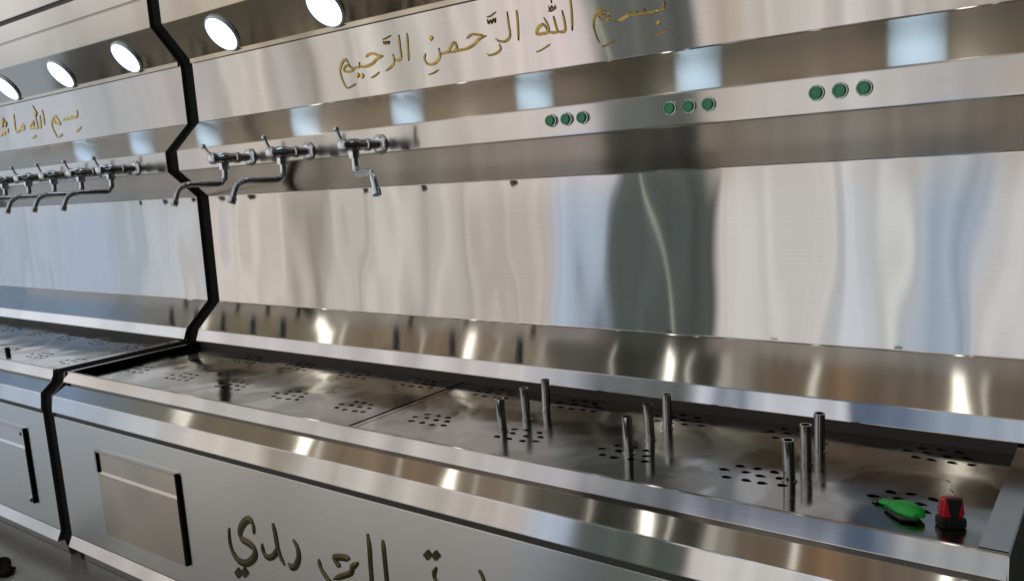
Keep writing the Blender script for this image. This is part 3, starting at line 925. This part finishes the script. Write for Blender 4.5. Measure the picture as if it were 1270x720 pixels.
XD = 1.219
fx = [0.1216 + 0.2462 * i for i in range(10)]
cl = [(x, -0.3945) for x in fx] + [(x, -0.1660) for x in fx[1:]]
plate_l, O1 = drain_plate(0.018, XD - 0.013, [c for c in cl if c[0] < 1.15], 'bare perforated steel drain plate beside the black joint, left of the plate with pipe stubs')
plate_r, O2 = drain_plate(XD + 0.013, 2.445, [c for c in cl if c[0] > 1.2], 'perforated steel drain plate with nine upright pipe stubs and two small plastic objects on it')
cl2 = [(-0.230 - 0.2487 * i, -0.425) for i in range(6)] + [(-0.235 - 0.2487 * i, -0.205) for i in range(6)]
plate_f, O3 = drain_plate(-GAP - L + 0.018, -GAP - 0.041, cl2, 'perforated steel drain plate in the far left fountain, below its dense row of taps')
bm = bmesh.new()
boxm(bm, (XD - 0.0065, -0.5442, 0.8708), (XD + 0.0065, -0.1090, 0.8978), V(1.243, -0.3, Z0))
obj('plate_bearer', bm, M['fold'], right)

# upright pipe stubs: three rows of three, standing in the right-hand plate
bm = bmesh.new()
R0 = 0.0098 * K
H0 = 0.0715 * K
lathe(bm, [(R0 * 1.25, 0.0002), (R0 * 1.25, 0.003), (R0 * 1.0, 0.004), (R0, H0), (R0 * 0.78, H0), (R0 * 0.78, H0 - 0.03), (0.001, H0 - 0.03)], 20)
stub0 = smooth(obj('pipe_stub', bm, M['pipe'], plate_r))
first = True
random.seed(4)
for px in (1.5518, 1.8498, 2.1517):
    for py in (-0.3906, -0.3045, -0.2292):
        s = stub0 if first else copy_tree(stub0, plate_r)
        first = False
        s.location = V(px, py, PLATE) - O2
        s.rotation_euler = (random.uniform(-.02, .02), random.uniform(-.035, .015), random.uniform(0, 3))
# an empty hole socket with a little steel nipple on the left fountain's plate
bm = bmesh.new()
lathe(bm, [(0.012, 0.0), (0.012, 0.03), (0.009, 0.03), (0.009, 0.01), (0.001, 0.01)], 16)
nip = smooth(obj('pipe_stub', bm, M['blackp'], plate_f))
nip.location = V(-0.655, -0.455, PLATE) - O3

# ------------------------------------------------------------------ small loose things on the tray
# green plastic piece: lumpy body with a narrow neck and a dark split end
g = V(2.333, -0.437, PLATE)
root = tag(empty('plastic_nozzle', g), 'small bright green plastic piece with a narrow neck lying on the drain plate', 'plastic piece')
root.scale = (0.84, 0.84, 0.60)
bm = bmesh.new()
dirx = Vector((0.80, -0.60, 0)).normalized()
spine = [(-0.062, 0.012), (-0.045, 0.015), (-0.026, 0.019), (-0.008, 0.026), (0.012, 0.031), (0.034, 0.031), (0.050, 0.026), (0.058, 0.014)]
tube(bm, [dirx * a + Vector((0, 0, 0.9 * r)) for a, r in spine], [r for a, r in spine], 16)
for v in bm.verts:
    v.co.z = max(0.0008, v.co.z * 0.82)
    v.co += Vector((math.sin(v.co.y * 160) * 0.002, math.sin(v.co.x * 130) * 0.002, 0))
body = smooth(obj('body', bm, M['green'], root), 60)
bm = bmesh.new()
for dy in (-0.010, 0.008):
    tip = dirx * -0.088 + Vector((dirx.y, -dirx.x, 0)) * dy * 1.6 + Vector((0, 0, 0.006))
    tube(bm, [dirx * -0.055 + Vector((0, 0, 0.012)), (dirx * -0.07 + Vector((dirx.y, -dirx.x, 0)) * dy + Vector((0, 0, 0.014))), tip], [0.007, 0.006, 0.003], 10)
smooth(obj('jaw', bm, M['blackp'], root))
bm = bmesh.new()
tube(bm, [dirx * -0.03 + Vector((-0.012, -0.019, 0.010)), dirx * 0.0 + Vector((-0.014, -0.025, 0.009)), dirx * 0.035 + Vector((-0.014, -0.028, 0.009)), dirx * 0.056 + Vector((0.0, -0.012, 0.012))], [0.005, 0.008, 0.009, 0.006], 10)
smooth(obj('grip', bm, M['blackp'], root))

# red and black gadget standing on its black foot
g = V(2.402, -0.452, PLATE)
root = tag(empty('plastic_holder', g), 'red plastic holder with black front wedge and black foot standing on the drain plate', 'plastic holder')
root.rotation_euler = (0, 0, math.radians(30))
root.scale = (0.78, 0.78, 0.74)


def taper_box(bm, w0, d0, z0, w1, d1, z1, bev=0.003):
    r = bmesh.ops.create_cube(bm, size=1)
    for v in r['verts']:
        top = v.co.z > 0
        w, d, z = (w1, d1, z1) if top else (w0, d0, z0)
        v.co = Vector((math.copysign(w / 2, v.co.x), math.copysign(d / 2, v.co.y), z))
    es = list({e for v in r['verts'] for e in v.link_edges})
    bmesh.ops.bevel(bm, geom=es, offset=bev, segments=3, affect='EDGES')


bm = bmesh.new()
taper_box(bm, 0.060, 0.034, 0.0276, 0.048, 0.030, 0.082, 0.006)
obj('body', bm, M['red'], root)
bm = bmesh.new()
taper_box(bm, 0.064, 0.040, 0.0004, 0.064, 0.038, 0.0272, 0.003)
for k in range(5):
    boxx = bmesh.ops.create_cube(bm, size=1)
    for v in boxx['verts']:
        v.co = Vector((v.co.x * 0.006 - 0.024 + 0.012 * k, v.co.y * 0.004 - 0.0205, v.co.z * 0.018 + 0.013))
obj('foot', bm, M['blackp'], root)
bm = bmesh.new()
wv = [bm.verts.new(q) for q in ((-0.006, -0.0185, 0.029), (0.010, -0.0185, 0.029), (0.022, -0.0172, 0.080), (-0.016, -0.0172, 0.080),
                                (-0.006, -0.012, 0.029), (0.010, -0.012, 0.029), (0.022, -0.010, 0.084), (-0.016, -0.010, 0.084))]
for f in ((0, 1, 2, 3), (4, 7, 6, 5), (0, 4, 5, 1), (1, 5, 6, 2), (2, 6, 7, 3), (3, 7, 4, 0)):
    bm.faces.new([wv[i] for i in f])
obj('wedge', bm, M['blackp'], root)
bm = bmesh.new()
tube(bm, bend([(0.004, 0, 0.080), (0.007, 0, 0.094), (-0.006, 0.004, 0.106), (0.004, 0.006, 0.118), (-0.010, 0.008, 0.126)], 0.008, 5), 0.0016, 8)
smooth(obj('wire_hook', bm, M['chrome'], root))

# black rag on the floor at the foot of the far left fountain
bm = bmesh.new()
random.seed(11)
n = 26
gv = []
for i in range(n):
    row = []
    for j in range(n):
        a, b = i / (n - 1) * 2 - 1, j / (n - 1) * 2 - 1
        sc = 1.0 + 0.18 * math.sin(5 * math.atan2(b, a)) + random.uniform(-.05, .05)
        z = 0.012 + 0.022 * (math.sin(a * 7 + b * 3) * 0.5 + 0.5) * (1 - max(abs(a), abs(b)) ** 2) + random.uniform(0, .008)
        row.append(bm.verts.new((a * 0.14 * sc, b * 0.08 * sc, z)))
    gv.append(row)
for i in range(n - 1):
    for j in range(n - 1):
        bm.faces.new((gv[i][j], gv[i + 1][j], gv[i + 1][j + 1], gv[i][j + 1]))
r = bmesh.ops.extrude_face_region(bm, geom=bm.faces[:])
for v in r['geom']:
    if isinstance(v, bmesh.types.BMVert):
        v.co.z = max(0.0005, v.co.z - 0.012)
rag = smooth(obj('floor_rag', bm, M['black'], None, V(-0.205, -0.785, Z0)), 60)
tag(rag, 'crumpled black rag lying on the floor in front of the far left fountain', 'rag')
